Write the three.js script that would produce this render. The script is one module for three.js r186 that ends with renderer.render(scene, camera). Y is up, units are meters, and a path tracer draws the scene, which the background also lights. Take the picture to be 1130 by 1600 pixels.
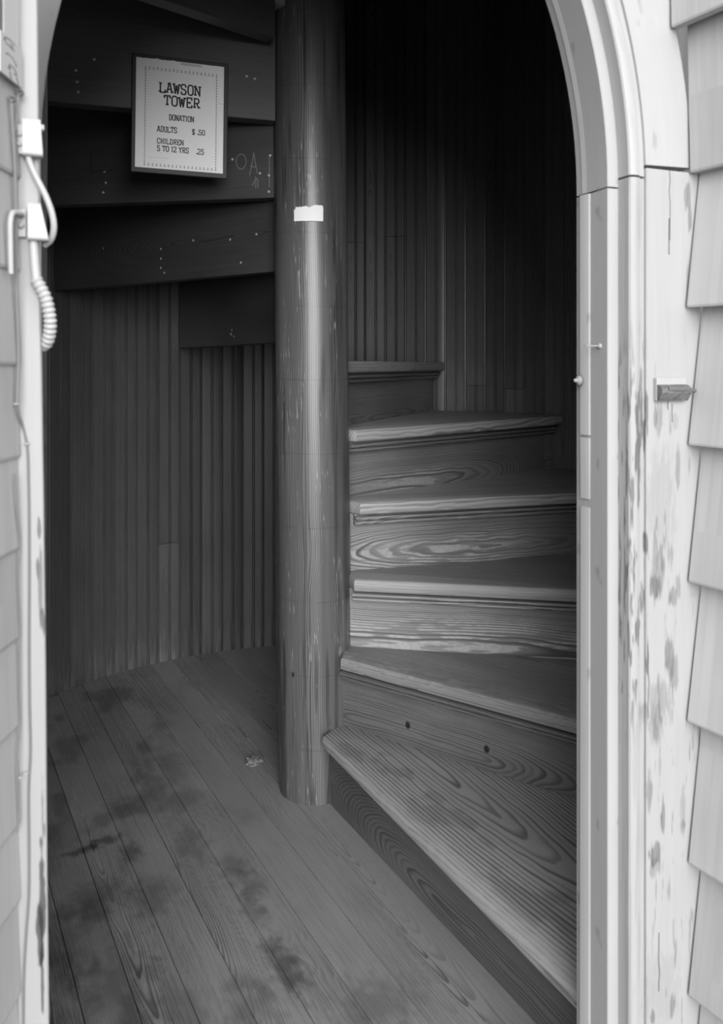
import * as THREE from 'three';
import { mergeGeometries, mergeVertices, toCreasedNormals } from 'three/addons/utils/BufferGeometryUtils.js';
import { RoundedBoxGeometry } from 'three/addons/geometries/RoundedBoxGeometry.js';

// ---------------------------------------------------------------- camera, sky, exposure
const scene = new THREE.Scene();
const EYE = 1.129;
const camera = new THREE.PerspectiveCamera(2 * Math.atan(800 / 1260.4) * 180 / Math.PI, 1130 / 1600, 0.05, 60);
camera.position.set(0, EYE, 0);
camera.setViewOffset(1130, 1600, 0, 229.9, 1130, 1600);           // rising front of a view camera: lens shift, verticals stay upright
camera.focus = 2.15; camera.userData.fStop = 6.5;
const renderer = new THREE.WebGLRenderer({ antialias: true });
renderer.toneMapping = THREE.LinearToneMapping;
renderer.toneMappingExposure = 2.2;
renderer.shadowMap.enabled = true;
{ // thin even overcast: a little brighter overhead than at the horizon, the same all round
  const w = 64, h = 32, d = new Float32Array(w * h * 4);
  for (let y = 0; y < h; y++) for (let x = 0; x < w; x++) {
    const el = ((y + 0.5) / h - 0.5) * Math.PI, l = el > 0 ? 0.75 + 0.5 * Math.sin(el) : 0.75;
    d.set([l, l, l, 1], (y * w + x) * 4);
  }
  const t = new THREE.DataTexture(d, w, h, THREE.RGBAFormat, THREE.FloatType);
  t.mapping = THREE.EquirectangularReflectionMapping; t.magFilter = THREE.LinearFilter; t.needsUpdate = true;
  scene.background = t; scene.environment = t;
}

{ // the sun behind thin cloud: a wide soft light from over the photographer's head
  const sun = new THREE.DirectionalLight(0xffffff, 2.3), el = 14 * Math.PI / 180, az = 8 * Math.PI / 180;
  sun.position.set(12 * Math.sin(az) * Math.cos(el), 12 * Math.sin(el), -1 + 12 * Math.cos(az) * Math.cos(el)); sun.target.position.set(0, 0, -1);
  sun.castShadow = true; sun.shadow.radius = 85; sun.shadow.mapSize.set(2048, 2048);
  Object.assign(sun.shadow.camera, { left: -3, right: 3, top: 4, bottom: -3, near: 1, far: 20 });
  scene.add(sun, sun.target);
}

// ---------------------------------------------------------------- noise, textures, materials
const { sin, cos, sqrt, floor, max, min, abs, PI } = Math;
const rad = (d) => d * PI / 180, mix = (a, b, t) => a + (b - a) * t, clamp = (x, a = 0, b = 1) => min(b, max(a, x));
const sst = (a, b, x) => { const t = clamp((x - a) / (b - a)); return t * t * (3 - 2 * t); };
function rng(seed) { let s = seed | 0; return () => { s = (s + 0x6d2b79f5) | 0; let t = Math.imul(s ^ (s >>> 15), 1 | s); t = (t + Math.imul(t ^ (t >>> 7), 61 | t)) ^ t; return ((t ^ (t >>> 14)) >>> 0) / 4294967296; }; }
function h2(x, y, s) { let h = Math.imul(x, 374761393) ^ Math.imul(y, 668265263) ^ Math.imul(s, 1442695041); h = Math.imul(h ^ (h >>> 13), 1274126177); return ((h ^ (h >>> 16)) >>> 0) / 4294967296; }
function vn(x, y, s = 0) {
  const ix = floor(x), iy = floor(y); let fx = x - ix, fy = y - iy; fx = fx * fx * (3 - 2 * fx); fy = fy * fy * (3 - 2 * fy);
  const a = h2(ix, iy, s), b = h2(ix + 1, iy, s), c = h2(ix, iy + 1, s), d = h2(ix + 1, iy + 1, s);
  return a + (b - a) * fx + (c - a) * fy + (a - b - c + d) * fx * fy;
}
const fbm = (x, y, s = 0) => (vn(x, y, s) * 4 + vn(x * 2.03, y * 2.03, s + 7) * 2 + vn(x * 4.1, y * 4.1, s + 13)) / 7;
const toByte = (l) => { l = clamp(l); return 255 * (l <= 0.0031308 ? 12.92 * l : 1.055 * Math.pow(l, 1 / 2.4) - 0.055); };
// a grey texture; fn(u, v) gives the surface's own reflectance (linear)
function grey(w, h, fn) {
  const d = new Uint8Array(w * h * 4);
  for (let y = 0, i = 0; y < h; y++) for (let x = 0; x < w; x++, i += 4) { const b = toByte(fn((x + 0.5) / w, (y + 0.5) / h)); d[i] = d[i + 1] = d[i + 2] = b; d[i + 3] = 255; }
  const t = new THREE.DataTexture(d, w, h); t.colorSpace = THREE.SRGBColorSpace; t.wrapS = t.wrapT = THREE.RepeatWrapping; t.magFilter = THREE.LinearFilter; t.minFilter = THREE.LinearFilter; t.needsUpdate = true;
  return t;
}
const metres = (t, w, h, ox = 0, oy = 0) => { t.repeat.set(1 / w, 1 / h); t.offset.set(-ox / w, -oy / h); return t; };   // uv given in metres
function mat(map, rough, o = {}) { return new THREE.MeshPhysicalMaterial({ map, bumpMap: o.bump ? map : null, bumpScale: o.bump || 1, roughness: rough, color: new THREE.Color().setScalar(o.tone ?? 1), specularIntensity: o.spec ?? 1, clearcoat: o.coat ?? 0, clearcoatRoughness: 0.28 }); }
const plain = (l, rough = 0.6, o = {}) => new THREE.MeshPhysicalMaterial({ color: new THREE.Color().setRGB(l, l, l), roughness: rough, metalness: o.metal ?? 0, clearcoat: o.coat ?? 0, clearcoatRoughness: 0.25 });
// sawn pine: growth rings cut by the face of a board; L runs with the grain, w across it, both in metres
function wood(W, H, Lm, Wm, o) {
  const q = { early: 0.25, con: 0.5, freq: 260, L0: Lm / 2, w0: Wm / 2, t0: 0.01, tilt: 0, bow: 0, warp: 0.012, jit: 0.5, wob: 1, fib: 0.25, blot: 0.35, seed: 1, ...o };
  return metres(grey(W, H, (u, v) => q.at ? q.at(u * Lm, v * Wm, q) : woodAt(u * Lm, v * Wm, q)), Lm, Wm);
}
function woodAt(L, w, q) {
  const s = q.seed, dl = L - q.L0;
  const t = q.t0 + q.tilt * (q.clip ? max(0, dl) : dl) + q.bow * dl * dl + 0.012 * q.wob * (fbm(L * 3, w * 2 + 5, s) - 0.5);
  const dw = w - q.w0 + (fbm(L * 4, w * 4, s + 3) - 0.5) * q.warp;
  const F = q.freq * 0.1 * Math.pow(sqrt(dw * dw + t * t) / 0.1, q.pow ?? 1) + (vn(L * 22, w * 70, s + 5) - 0.5) * q.jit, fr = F - floor(F);
  const late = sst(q.lo ?? 0.3, 0.85, fr) * (1 - sst(0.9, 1, fr));
  let c = q.early * (1 - q.fib / 2 + q.fib * vn(L * 18, w * 1100, s + 9)) * (1 - q.con * late * (0.4 + 0.75 * h2(floor(F), 7, s))) * (1 - q.blot / 2 + q.blot * fbm(L * 5, w * 14, s + 21));
  if (q.extra) c = q.extra(L, w, c, late, s);
  return c;
}

// ---------------------------------------------------------------- naming and geometry helpers
const used = new Map();
const numbered = (name) => { const n = used.get(name) ?? 0; used.set(name, n + 1); return n ? `${name}_${String(n).padStart(3, '0')}` : name; };
function shade(o) { o.castShadow = o.receiveShadow = true; return o; }
function mesh(name, geo, m, parent) { const o = shade(new THREE.Mesh(Array.isArray(geo) ? mergeGeometries(geo.map((g) => g.index ? g.toNonIndexed() : g)) : geo, m)); o.name = numbered(name); parent.add(o); return o; }
function group(name, parent = scene) { const g = new THREE.Group(); g.name = numbered(name); parent.add(g); return g; }
function structure(name) { const g = group(name); g.userData.kind = 'structure'; return g; }
function tag(o, label, category, grp) { o.userData.label = label; o.userData.category = category; if (grp) o.userData.group = grp; return o; }
// a closed profile (list of [a, b]) carried along stations t; at(a, b, t) -> [x, y, z]; uv(a, b, t) -> [u, v]
function carry(profile, ts, at, uv, crease = 0.6) {
  const pos = [], tex = [], n = profile.length, put = (k, t) => { const [a, b] = profile[k % n]; pos.push(...at(a, b, t)); tex.push(...uv(a, b, t)); };
  for (let i = 0; i + 1 < ts.length; i++) for (let k = 0; k < n; k++) {
    put(k, ts[i]); put(k + 1, ts[i]); put(k + 1, ts[i + 1]);
    put(k, ts[i]); put(k + 1, ts[i + 1]); put(k, ts[i + 1]);
  }
  const caps = THREE.ShapeUtils.triangulateShape(profile.map(([a, b]) => new THREE.Vector2(a, b)), []);
  for (const [i, j, k] of caps) { put(k, ts[0]); put(j, ts[0]); put(i, ts[0]); put(i, ts.at(-1)); put(j, ts.at(-1)); put(k, ts.at(-1)); }
  const g = new THREE.BufferGeometry();
  g.setAttribute('position', new THREE.Float32BufferAttribute(pos, 3)); g.setAttribute('uv', new THREE.Float32BufferAttribute(tex, 2));
  return toCreasedNormals(g, crease);
}
const range = (a, b, n) => Array.from({ length: n + 1 }, (_, i) => a + (b - a) * i / n);
const V = (x, y, z) => new THREE.Vector3(x, y, z);
function tube(points, r, segs = 40, round = 10) { return new THREE.TubeGeometry(new THREE.CatmullRomCurve3(points.map((p) => V(...p))), segs, r, round, false); }
// a tube whose radius changes along it, closed at both ends
function ribbedTube(points, radius, segs, round = 16) {
  const c = new THREE.CatmullRomCurve3(points.map((p) => V(...p))), f = c.computeFrenetFrames(segs, false), pos = [], idx = [], tex = [];
  for (let i = 0; i <= segs; i++) { const p = c.getPointAt(i / segs), r = radius(i / segs); for (let k = 0; k <= round; k++) { const a = k / round * 2 * PI, q = p.clone().addScaledVector(f.normals[i], cos(a) * r).addScaledVector(f.binormals[i], sin(a) * r); pos.push(q.x, q.y, q.z); tex.push(k / round, i / segs); } }
  for (let i = 0; i < segs; i++) for (let k = 0; k < round; k++) { const a = i * (round + 1) + k, b = a + round + 1; idx.push(a, b, a + 1, b, b + 1, a + 1); }
  const g = new THREE.BufferGeometry(); g.setAttribute('position', new THREE.Float32BufferAttribute(pos, 3)); g.setAttribute('uv', new THREE.Float32BufferAttribute(tex, 2)); g.setIndex(idx); g.computeVertexNormals(); return g;
}

// ---------------------------------------------------------------- the plan of the tower (metres)
const CX = -0.1305, CZ = -2.1638, R = 1.1, RISE = 0.19, POST = 0.0982, TOP = 3.6;
const turn = (n) => rad(28.855 + 25.78 * (n - 1));                       // direction of riser n, from +z towards +x
const pol = (phi, r) => [CX + r * sin(phi), CZ + r * cos(phi)];
const onRiser = (n, a, u) => { const f = turn(n); return [CX + a * sin(f) + u * cos(f), CZ + a * cos(f) - u * sin(f)]; };   // a: out from the post, u: up-stair side
// the door plane: p runs outwards from the right-hand opening edge, d comes out of the tower
const DT = rad(21.7), DC = cos(DT), DS = sin(DT), EX = 0.311, EZ = -1.13, DW = 0.707;
const door = (p, y, d) => [EX + p * DC + d * DS, y, EZ - p * DS + d * DC];
const left = (p, y, d) => door(-DW - p, y, d);                            // p outwards from the left-hand edge
const SR = EYE + 0.2466, SL = EYE + 0.2216, AR = 0.7;                     // springing heights and arch radius
const archR = (p, th, d) => door(-AR + (AR + p) * cos(th), SR + (AR + p) * sin(th), d);
const lean = 0.0085, leftLean = (p, y, d) => left(p - lean * (SL - y), y, d);   // the left jamb is out of plumb
const archL = (p, th, d) => { const y = SL + (AR + p) * sin(th); return leftLean(AR === 0 ? 0 : -AR + (AR + p) * cos(th), y, d); };
const thEnd = 1.02;                                                       // a little short of the apex

// ---------------------------------------------------------------- floor
const AL = turn(1), FL0 = -1.15, FLm = 2.4, FU0 = -1.2, FUm = 2.4, FW = 0.0863, FS = -0.0736;
const blots = [[-0.572, -0.466, 0.03, 0.02, 0.25], [-0.6, 0.0, 0.035, 0.012, 0.7], [-0.535, -0.012, 0.03, 0.016, 0.6], [-0.5, 0.06, 0.02, 0.03, 0.55], [-0.49, 0.243, 0.04, 0.05, 0.4], [-0.597, 0.19, 0.06, 0.05, 0.35], [-0.295, 0.31, 0.022, 0.06, 0.6],
  [-0.31, 0.24, 0.025, 0.05, 0.45], [-0.325, 0.56, 0.025, 0.07, 0.6], [-0.32, 0.4, 0.02, 0.06, 0.4], [-0.6, 0.45, 0.06, 0.08, 0.35], [-0.7, 0.3, 0.05, 0.1, 0.35], [-0.42, 0.62, 0.04, 0.06, 0.3], [-0.22, 0.72, 0.06, 0.05, 0.3], [-0.36, 0.1, 0.03, 0.06, 0.4], [-0.45, -0.15, 0.05, 0.04, 0.25], [-0.2, 0.05, 0.03, 0.03, 0.25]];
const floorTex = metres(grey(2048, 2048, (uu, vv) => {
  const L = FL0 + uu * FLm, U = FU0 + vv * FUm, k = floor((U - FS) / FW), w = U - FS - k * FW, r1 = h2(k, 3, 11), r2 = h2(k, 5, 12), r3 = h2(k, 9, 13);
  const worn = sst(0.35, 0.65, fbm(L * 3.2 + k * 4.7, U * 5, 31));
  let c = woodAt(L + k * 3.1, w, { early: 0.26 * (0.86 + 0.26 * r1), con: 0.46 * (0.5 + 0.9 * worn), freq: 300 + 120 * r2, L0: k * 3.1 + (r3 - 0.5) * 1.6, w0: (r2 * 2.4 - 0.7) * FW, t0: 0.006, tilt: (r1 - 0.5) * 0.05, bow: 0.02, warp: 0.012, jit: 0.6, wob: 1.2, fib: 0.22, blot: 0.3, seed: 40 + (k & 7) });
  c *= 0.82 + 0.36 * fbm(L * 2.1, U * 2.6, 77);
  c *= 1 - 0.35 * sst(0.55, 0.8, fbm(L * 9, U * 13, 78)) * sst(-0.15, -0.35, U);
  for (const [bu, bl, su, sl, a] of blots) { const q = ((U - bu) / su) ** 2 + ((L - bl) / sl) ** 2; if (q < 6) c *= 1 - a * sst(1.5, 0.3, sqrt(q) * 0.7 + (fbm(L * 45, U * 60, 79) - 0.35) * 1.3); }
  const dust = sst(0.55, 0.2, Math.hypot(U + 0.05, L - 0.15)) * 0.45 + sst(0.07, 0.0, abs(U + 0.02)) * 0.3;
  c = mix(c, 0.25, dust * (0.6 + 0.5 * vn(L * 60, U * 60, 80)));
  if (h2(floor(uu * 2048), floor(vv * 2048), 81) > 0.99985) c = 0.6;
  return c;
}), FLm, FUm, FL0, FU0);
const floorMat = mat(floorTex, 0.62, { bump: 0.0007, spec: 0.7 });
const flr = structure('floor');
{
  const rr = rng(5);
  for (let k = -14; k <= 14; k++) {
    const u0 = FS + k * FW, u1 = u0 + FW, um = max(abs(u0), abs(u1)) > 1.12 ? 1.1 : max(abs(u0), abs(u1));
    const half = sqrt(max(0, 1.125 ** 2 - um * um)); if (half < 0.12) continue;
    const g = 0.0005, lift = (rr() - 0.5) * 0.0007, prof = [[u0 + g, -0.022], [u1 - g, -0.022], [u1 - g, -0.0014 + lift], [u1 - g - 0.0008, lift], [u0 + g + 0.0008, lift], [u0 + g, -0.0014 + lift]];
    // boards that meet the doorway run on to the sill, the others stop at the round wall
    const P0 = [EX - 0.03 * DS - CX, EZ - 0.03 * DC - CZ], den = sin(AL) * DS + cos(AL) * DC, hit = [u0, u1].map((u) => (P0[0] * DS + P0[1] * DC - u * (cos(AL) * DS - sin(AL) * DC)) / den);
    const pAt = [u0, u1].map((u, i) => (hit[i] * sin(AL) + u * cos(AL) + CX - EX) * DC - (hit[i] * cos(AL) - u * sin(AL) + CZ - EZ) * DS), toDoor = max(...pAt) < 0.02 && min(...pAt) > -DW - 0.02;
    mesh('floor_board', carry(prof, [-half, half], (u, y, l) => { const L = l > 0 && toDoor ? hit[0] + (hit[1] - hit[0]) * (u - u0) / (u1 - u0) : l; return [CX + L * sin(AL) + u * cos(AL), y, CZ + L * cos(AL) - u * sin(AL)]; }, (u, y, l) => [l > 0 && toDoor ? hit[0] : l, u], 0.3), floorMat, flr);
  }
  const sub = new THREE.CylinderGeometry(1.1, 1.1, 0.12, 48); sub.translate(CX, -0.084, CZ); mesh('subfloor', sub, plain(0.06, 0.9), flr);
}

// ---------------------------------------------------------------- round wall of beaded boards
const boardTex = [0, 1, 2, 3].map((i) => wood(96, 2048, 0.0825, TOP, { at: (w, L, q) => woodAt(L, w, q), early: 0.1, con: 0.42, freq: 300, w0: [0.02, 0.12, -0.03, 0.055][i], L0: [1.2, 0.4, 2, 0.9][i], t0: 0.006, tilt: [0.02, 0.01, 0.015, 0.03][i], bow: 0.01, warp: 0.02, jit: 0.5, wob: 1.6, fib: 0.3, blot: 0.3, seed: 90 + i,
  extra: (L, w, c, late, s) => { const b = sst(0.16, 0.0, L + (fbm(w * 30, L * 9, s + 40) - 0.5) * 0.22); return c * mix(1, 0.5 + 1.5 * vn(w * 150, L * 14, s + 41), b * 0.75); } }));
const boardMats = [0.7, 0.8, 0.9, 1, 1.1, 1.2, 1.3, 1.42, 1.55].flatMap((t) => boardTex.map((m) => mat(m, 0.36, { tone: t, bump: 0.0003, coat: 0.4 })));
const wallRound = structure('wall_round');
{
  const rr = rng(21), edges = [];
  for (let a = 167.99; a > 24.6; a -= 4.272) edges.push(a);
  edges.push(24.3);
  edges.reverse();
  for (let i = 1; i <= 9; i++) edges.push(167.99 + i * 4.29);
  for (let a = 206.6 + 4.45; a < 342; a += 4.45) edges.push(a);
  edges.push(344.3);
  // boards butted end to end: angle inside the board -> height of the joint
  const joints = [[213, 0.447], [165.8, 1.643], [175, 1.623], [148.4, 1.05], [139.8, 1.039]];
  for (let i = 0; i + 1 < edges.length; i++) {
    const a0 = edges[i], a1 = edges[i + 1], w = (a1 - a0) * PI / 180 * R, m = w / 2, g = 0.0042;
    const prof = [[0.0003, -0.014], [0.0003, -0.004], [0.002, 0], [m - 0.0055, 0], [m - 0.004, -g], [m - 0.0027, -0.0004], [m - 0.001, 0.0016], [m + 0.001, 0.0016], [m + 0.0027, -0.0004], [m + 0.004, -g], [m + 0.0055, 0], [w - 0.0085, 0], [w - 0.007, -g], [w - 0.0055, -0.0004], [w - 0.0035, 0.0016], [w - 0.0018, 0.001], [w - 0.0004, -0.004], [w - 0.0003, -0.014]];
    const proud = (rr() - 0.5) * 0.0022, j = joints.find(([a]) => a > a0 && a < a1), cuts = j ? [[-0.02, j[1] - 0.0008], [j[1] + 0.0008, TOP]] : [[-0.02, TOP]];
    const at = (s, d, y) => { const f = rad(a1) - s / R, r = R - d - proud; return [CX + r * sin(f), y, CZ + r * cos(f)]; };
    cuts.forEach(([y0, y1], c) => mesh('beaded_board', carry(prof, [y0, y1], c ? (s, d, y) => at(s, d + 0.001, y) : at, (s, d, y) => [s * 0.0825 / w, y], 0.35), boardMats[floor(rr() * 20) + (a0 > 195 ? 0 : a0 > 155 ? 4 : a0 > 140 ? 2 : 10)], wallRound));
  }
  const back = range(rad(24.6), rad(344.3), 90), bm = plain(0.05, 0.9);
  mesh('wall_backing', carry([[R + 0.012, -0.02], [R + 0.02, -0.02], [R + 0.02, TOP], [R + 0.012, TOP]], back, (r, y, f) => [CX + r * sin(f), y, CZ + r * cos(f)], (r, y, f) => [f, y]), bm, wallRound);
}
{ const c = structure('ceiling'), g = new THREE.CylinderGeometry(1.45, 1.45, 0.1, 48); g.translate(CX, TOP + 0.05, CZ); mesh('ceiling_slab', g, plain(0.05, 0.9), c); }

// ---------------------------------------------------------------- painted surfaces
const paintTex = metres(grey(512, 512, (u, v) => 0.345 * (0.94 + 0.08 * fbm(u * 40, v * 4, 201)) * (1 - 0.25 * sst(0.74, 0.86, fbm(u * 24, v * 10, 202)))), 0.5, 0.5);
const paint = mat(paintTex, 0.5, { bump: 0.0004 });
const shingleTex = [0, 1, 2].map((i) => metres(grey(256, 256, (u, v) => 0.37 * (0.86 + 0.2 * fbm(u * 50, v * 1.5, 210 + i)) * (0.9 + 0.16 * fbm(u * 4, v * 3, 215 + i))), 0.3, 0.3, i * 0.07, 0));
const shingleMats = shingleTex.map((t, i) => mat(t, 0.7, { tone: [1, 0.93, 1.06][i], bump: 0.0012 }));
// peeled spots on the right casing: [p, y, half width, half height, depth of tone]
const peel = [[0.126, 1.362, 0.006, 0.016, 0.5], [0.13, 1.335, 0.003, 0.018, 0.5], [0.127, 1.243, 0.003, 0.03, 0.35], [0.075, 0.852, 0.013, 0.04, 0.4], [0.1, 0.81, 0.007, 0.013, 0.45], [0.069, 0.828, 0.01, 0.014, 0.5], [0.094, 0.726, 0.009, 0.026, 0.5], [0.104, 0.705, 0.006, 0.025, 0.4],
  [0.079, 0.668, 0.022, 0.03, 0.28], [0.072, 0.64, 0.012, 0.03, 0.25], [0.0607, 0.55, 0.005, 0.026, 0.45], [0.083, 0.515, 0.004, 0.02, 0.6], [0.068, 0.463, 0.011, 0.016, 0.6], [0.07, 0.445, 0.012, 0.012, 0.3], [0.119, 0.51, 0.005, 0.03, 0.25], [0.118, 0.49, 0.004, 0.014, 0.35],
  [0.078, 1.056, 0.006, 0.022, 0.35], [0.07, 1.06, 0.003, 0.02, 0.4], [0.105, 1.05, 0.004, 0.01, 0.2], [0.066, 0.244, 0.004, 0.008, 0.6], [0.1, 0.25, 0.004, 0.02, 0.5], [0.08, 0.28, 0.03, 0.05, 0.12], [0.08, 0.93, 0.022, 0.07, 0.16], [0.11, 0.99, 0.004, 0.03, 0.4]];
const cracks = [[0.095, 1.399, 1.3, 0.0007], [0.0935, 1.33, 1.28, 0.001], [0.077, 0.355, 0.275, 0.0008], [0.0995, 1.075, 1.05, 0.0008], [0.0585, 0.75, 0.65, 0.0006]];
const casingTex = metres(grey(256, 2048, (uu, vv) => {
  const p = uu * 0.16, y = vv * 1.5, n = fbm(p * 260, y * 55, 221), st = fbm(p * 420, y * 16, 222);
  let c = 0.315 * (0.95 + 0.08 * fbm(p * 200, y * 5, 223));
  for (const [pp, py, hw, hh, a] of peel) { const q = ((p - pp) / hw) ** 2 + ((y - py) / hh) ** 2; if (q < 5) c *= 1 - a * sst(1.25, 0.75, sqrt(q) + (n - 0.5) * 1.1 + (st - 0.5) * 0.9) * (0.45 + 0.8 * st); }
  c *= 1 - 0.3 * sst(0.66, 0.78, fbm(p * 170, y * 22, 224)) * sst(1.25, 1.0, y) * sst(0.062, 0.07, p);
  for (const [pp, y1, y0, w] of cracks) if (y < y1 && y > y0) c *= 1 - 0.75 * sst(w * 1.6, w * 0.4, abs(p - pp - 0.002 * (vn(y * 60, 1, 225) - 0.5)));
  if (p < 0.058) { // the moulded edge inside the casing is split and gouged half-way up
    const z = sst(0.6, 0.72, y) * sst(1.2, 1.08, y), e = fbm(p * 240, y * 26, 226);
    c *= 1 - 0.55 * sst(0.55, 0.68, e) * z - 0.1 * sst(0.5, 0.7, fbm(p * 300, y * 12, 227));
    c *= 1 - 0.7 * z * sst(0.0035, 0.0008, abs(p - 0.0315 - 0.006 * (vn(y * 18, 2, 228) - 0.5))) * sst(0.5, 0.6, vn(y * 14, 3, 229));
  }
  return c;
}), 0.16, 1.5);
const casingMat = mat(casingTex, 0.52, { bump: 0.0016 });

// ---------------------------------------------------------------- the wall round the doorway
{
  const wall = structure('wall_front'), s = new THREE.Shape();
  s.moveTo(-2.3, -0.5); s.lineTo(1.3, -0.5); s.lineTo(1.3, TOP + 0.1); s.lineTo(-2.3, TOP + 0.1);
  const hole = new THREE.Path(), o = 0.014; hole.moveTo(o, -0.06); hole.lineTo(o, SR);
  for (const th of range(0, thEnd, 18)) hole.lineTo(-AR + (AR + o) * cos(th), SR + (AR + o) * sin(th));
  for (const th of range(thEnd, 0, 18)) hole.lineTo(-DW + AR - (AR + o) * cos(th), SL + (AR + o) * sin(th));
  hole.lineTo(-DW - o, -0.06); s.holes.push(hole);
  const g = new THREE.ExtrudeGeometry(s, { depth: 0.018, bevelEnabled: false, curveSegments: 4 }), g2 = new THREE.ExtrudeGeometry(s, { depth: 0.0115, bevelEnabled: false, curveSegments: 4 });
  const m = new THREE.Matrix4().makeRotationY(DT).setPosition(...door(0, 0, 0.012)), m2 = new THREE.Matrix4().makeRotationY(DT).setPosition(EX, 0, EZ);
  mesh('wall_sheathing', g.applyMatrix4(m), paint, wall); mesh('wall_lining', g2.applyMatrix4(m2), plain(0.1, 0.7), wall);
  // lining between the left jamb and the end of the round wall
  const end = pol(rad(343.6), R), e2 = pol(rad(343.6), R + 0.05);
  const a = leftLean(0.001, SL, -0.03), pts = [[a[0], a[2]], [end[0], end[1]], [e2[0], e2[1]], (() => { const q = left(0.06, 0, 0.005); return [q[0], q[2]]; })(), (() => { const q = left(0.012, 0, 0.005); return [q[0] , q[2]]; })()];
  mesh('jamb_lining', carry(pts.map(([x, z], i) => [x - (i === 0 || i === 4 ? 0.014 : 0), z]), [-0.02, TOP], (x, z, y) => [x, y, z], (x, z, y) => [z, y]), plain(0.12, 0.6), wall);
}
const sill = structure('trim_3');
mesh('door_sill', carry([[-0.028, -0.11], [0.1, -0.11], [0.1, -0.012], [0.09, -0.004], [-0.028, -0.002]], [-DW - 0.03, 0.03], (d, y, p) => door(p, y, d), (d, y, p) => [p, d]), floorMat, sill);

// right-hand jamb: stepped mouldings, straight below the springing and curved above it
const steps = {
  stop_bead: [[0.0075, -0.016], [0.013, -0.016], [0.013, 0.001], [0.0118, 0.001], [0.0104, -0.0004], [0.0092, -0.0045], [0.0082, -0.011]],
  reveal_board: [[0.011, -0.03], [0.0285, -0.03], [0.0285, 0.0386], [0.027, 0.0388], [0.0122, 0.0388], [0.011, 0.0374]],
  back_band: [[0.0281, -0.01], [0.0553, -0.01], [0.0553, 0.0585], [0.0475, 0.0585], [0.045, 0.0622], [0.042, 0.0634], [0.034, 0.0634], [0.0298, 0.0622], [0.0281, 0.0598]],
  casing: [[0.0551, 0.02], [0.15, 0.02], [0.15, 0.0624], [0.1492, 0.0632], [0.0558, 0.0632], [0.0551, 0.0624]],
};
const frameR = structure('trim_1'), capUV = (p, d, y) => [p + d - 0.0632, y];
for (const [kind, prof] of Object.entries(steps)) {
  const m = kind === 'casing' || kind === 'back_band' ? casingMat : paint, uv = m === casingMat ? capUV : (p, d, y) => [p + d + 0.2, y];
  const top = kind === 'casing' ? SR + 0.02 : kind === 'back_band' ? SR + 0.006 : SR - 0.006;
  const spans = kind === 'stop_bead' ? [[-0.1, 0.928], [0.94, 1.026], [1.03, top]] : [[-0.1, top]];
  for (const [y0, y1] of spans) mesh(kind, carry(prof, [y0, y1], (p, d, y) => door(kind === 'stop_bead' ? p - 0.0012 + 0.0012 * sin(y * 9) : p, y, d), uv, 0.5), m, frameR);
  const t0 = (top + 0.0025 - SR) / AR;
  mesh('arch_' + kind, carry(kind === 'casing' ? prof.map(([p, d]) => [min(p, 0.134), d]) : prof, range(t0, thEnd, 28), (p, d, th) => archR(p + (kind === 'stop_bead' ? 0.0022 : 0), th, d), (p, d, th) => m === casingMat ? [p + d - 0.0632, (0.05 + th * AR) % 1.4] : [p + d + 0.2, th * AR], 0.5), paint, frameR);
}
// left-hand jamb: a flat board in front, the pointed arch behind it
const frameL = structure('trim_2');
mesh('stop_bead', carry([[0, -0.012], [0.012, -0.012], [0.012, 0.001], [0.002, 0.001], [0, -0.001]], range(-0.1, SL, 6), (p, d, y) => leftLean(p, y, d), (p, d, y) => [p + d + 0.2, y]), paint, frameL);
mesh('arch_stop_bead', carry([[0, -0.012], [0.012, -0.012], [0.012, 0.001], [0.002, 0.001], [0, -0.001]], range(0.001, thEnd, 24), (p, d, th) => { const q = -(-AR + (AR + p) * cos(th)); return left(-q - lean * (SL - (SL + (AR + p) * sin(th))), SL + (AR + p) * sin(th), d); }, (p, d, th) => [p + d + 0.2, th * AR]), paint, frameL);
const leftTex = metres(grey(128, 1024, (uu, vv) => {
  const p = uu * 0.08, y = vv * 1.6; let c = 0.315 * (0.95 + 0.08 * fbm(p * 150, y * 6, 231)); const n = fbm(p * 300, y * 60, 232);
  for (const [pp, py, hw, hh, a] of [[0.0065, 0.585, 0.003, 0.055, 0.75], [0.009, 0.555, 0.0035, 0.03, 0.75], [0.0075, 0.5, 0.0016, 0.03, 0.7], [0.0055, 0.905, 0.002, 0.03, 0.5], [0.008, 0.925, 0.0018, 0.012, 0.6], [0.0035, 0.87, 0.003, 0.014, 0.65], [0.0065, 0.965, 0.0016, 0.01, 0.6], [0.0055, 0.68, 0.0012, 0.03, 0.4], [0.004, 0.66, 0.0015, 0.008, 0.5]]) { const q = ((p - 0.012 - pp) / hw) ** 2 + ((y - py) / hh) ** 2; if (q < 5) c *= 1 - a * sst(1.2, 0.8, sqrt(q) + (n - 0.5) * 1.2); }
  return c;
}), 0.08, 1.6);
const leftMat = mat(leftTex, 0.52, { bump: 0.0012 });
mesh('casing', carry([[0.0015, 0.0], [0.03, 0.0], [0.03, 0.06], [0.0028, 0.06], [0.0015, 0.0588]], range(-0.1, 2.1, 12), (p, d, y) => leftLean(p - 0.0022 * sst(1.2, 0.9, y) + (p < 0.01 ? 0.0012 * (vn(y * 40, 4, 234) - 0.5) * sst(1.1, 0.9, y) : 0), y, d), (p, d, y) => [p + 0.012 + (d - 0.06), y]), leftMat, frameL);
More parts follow.
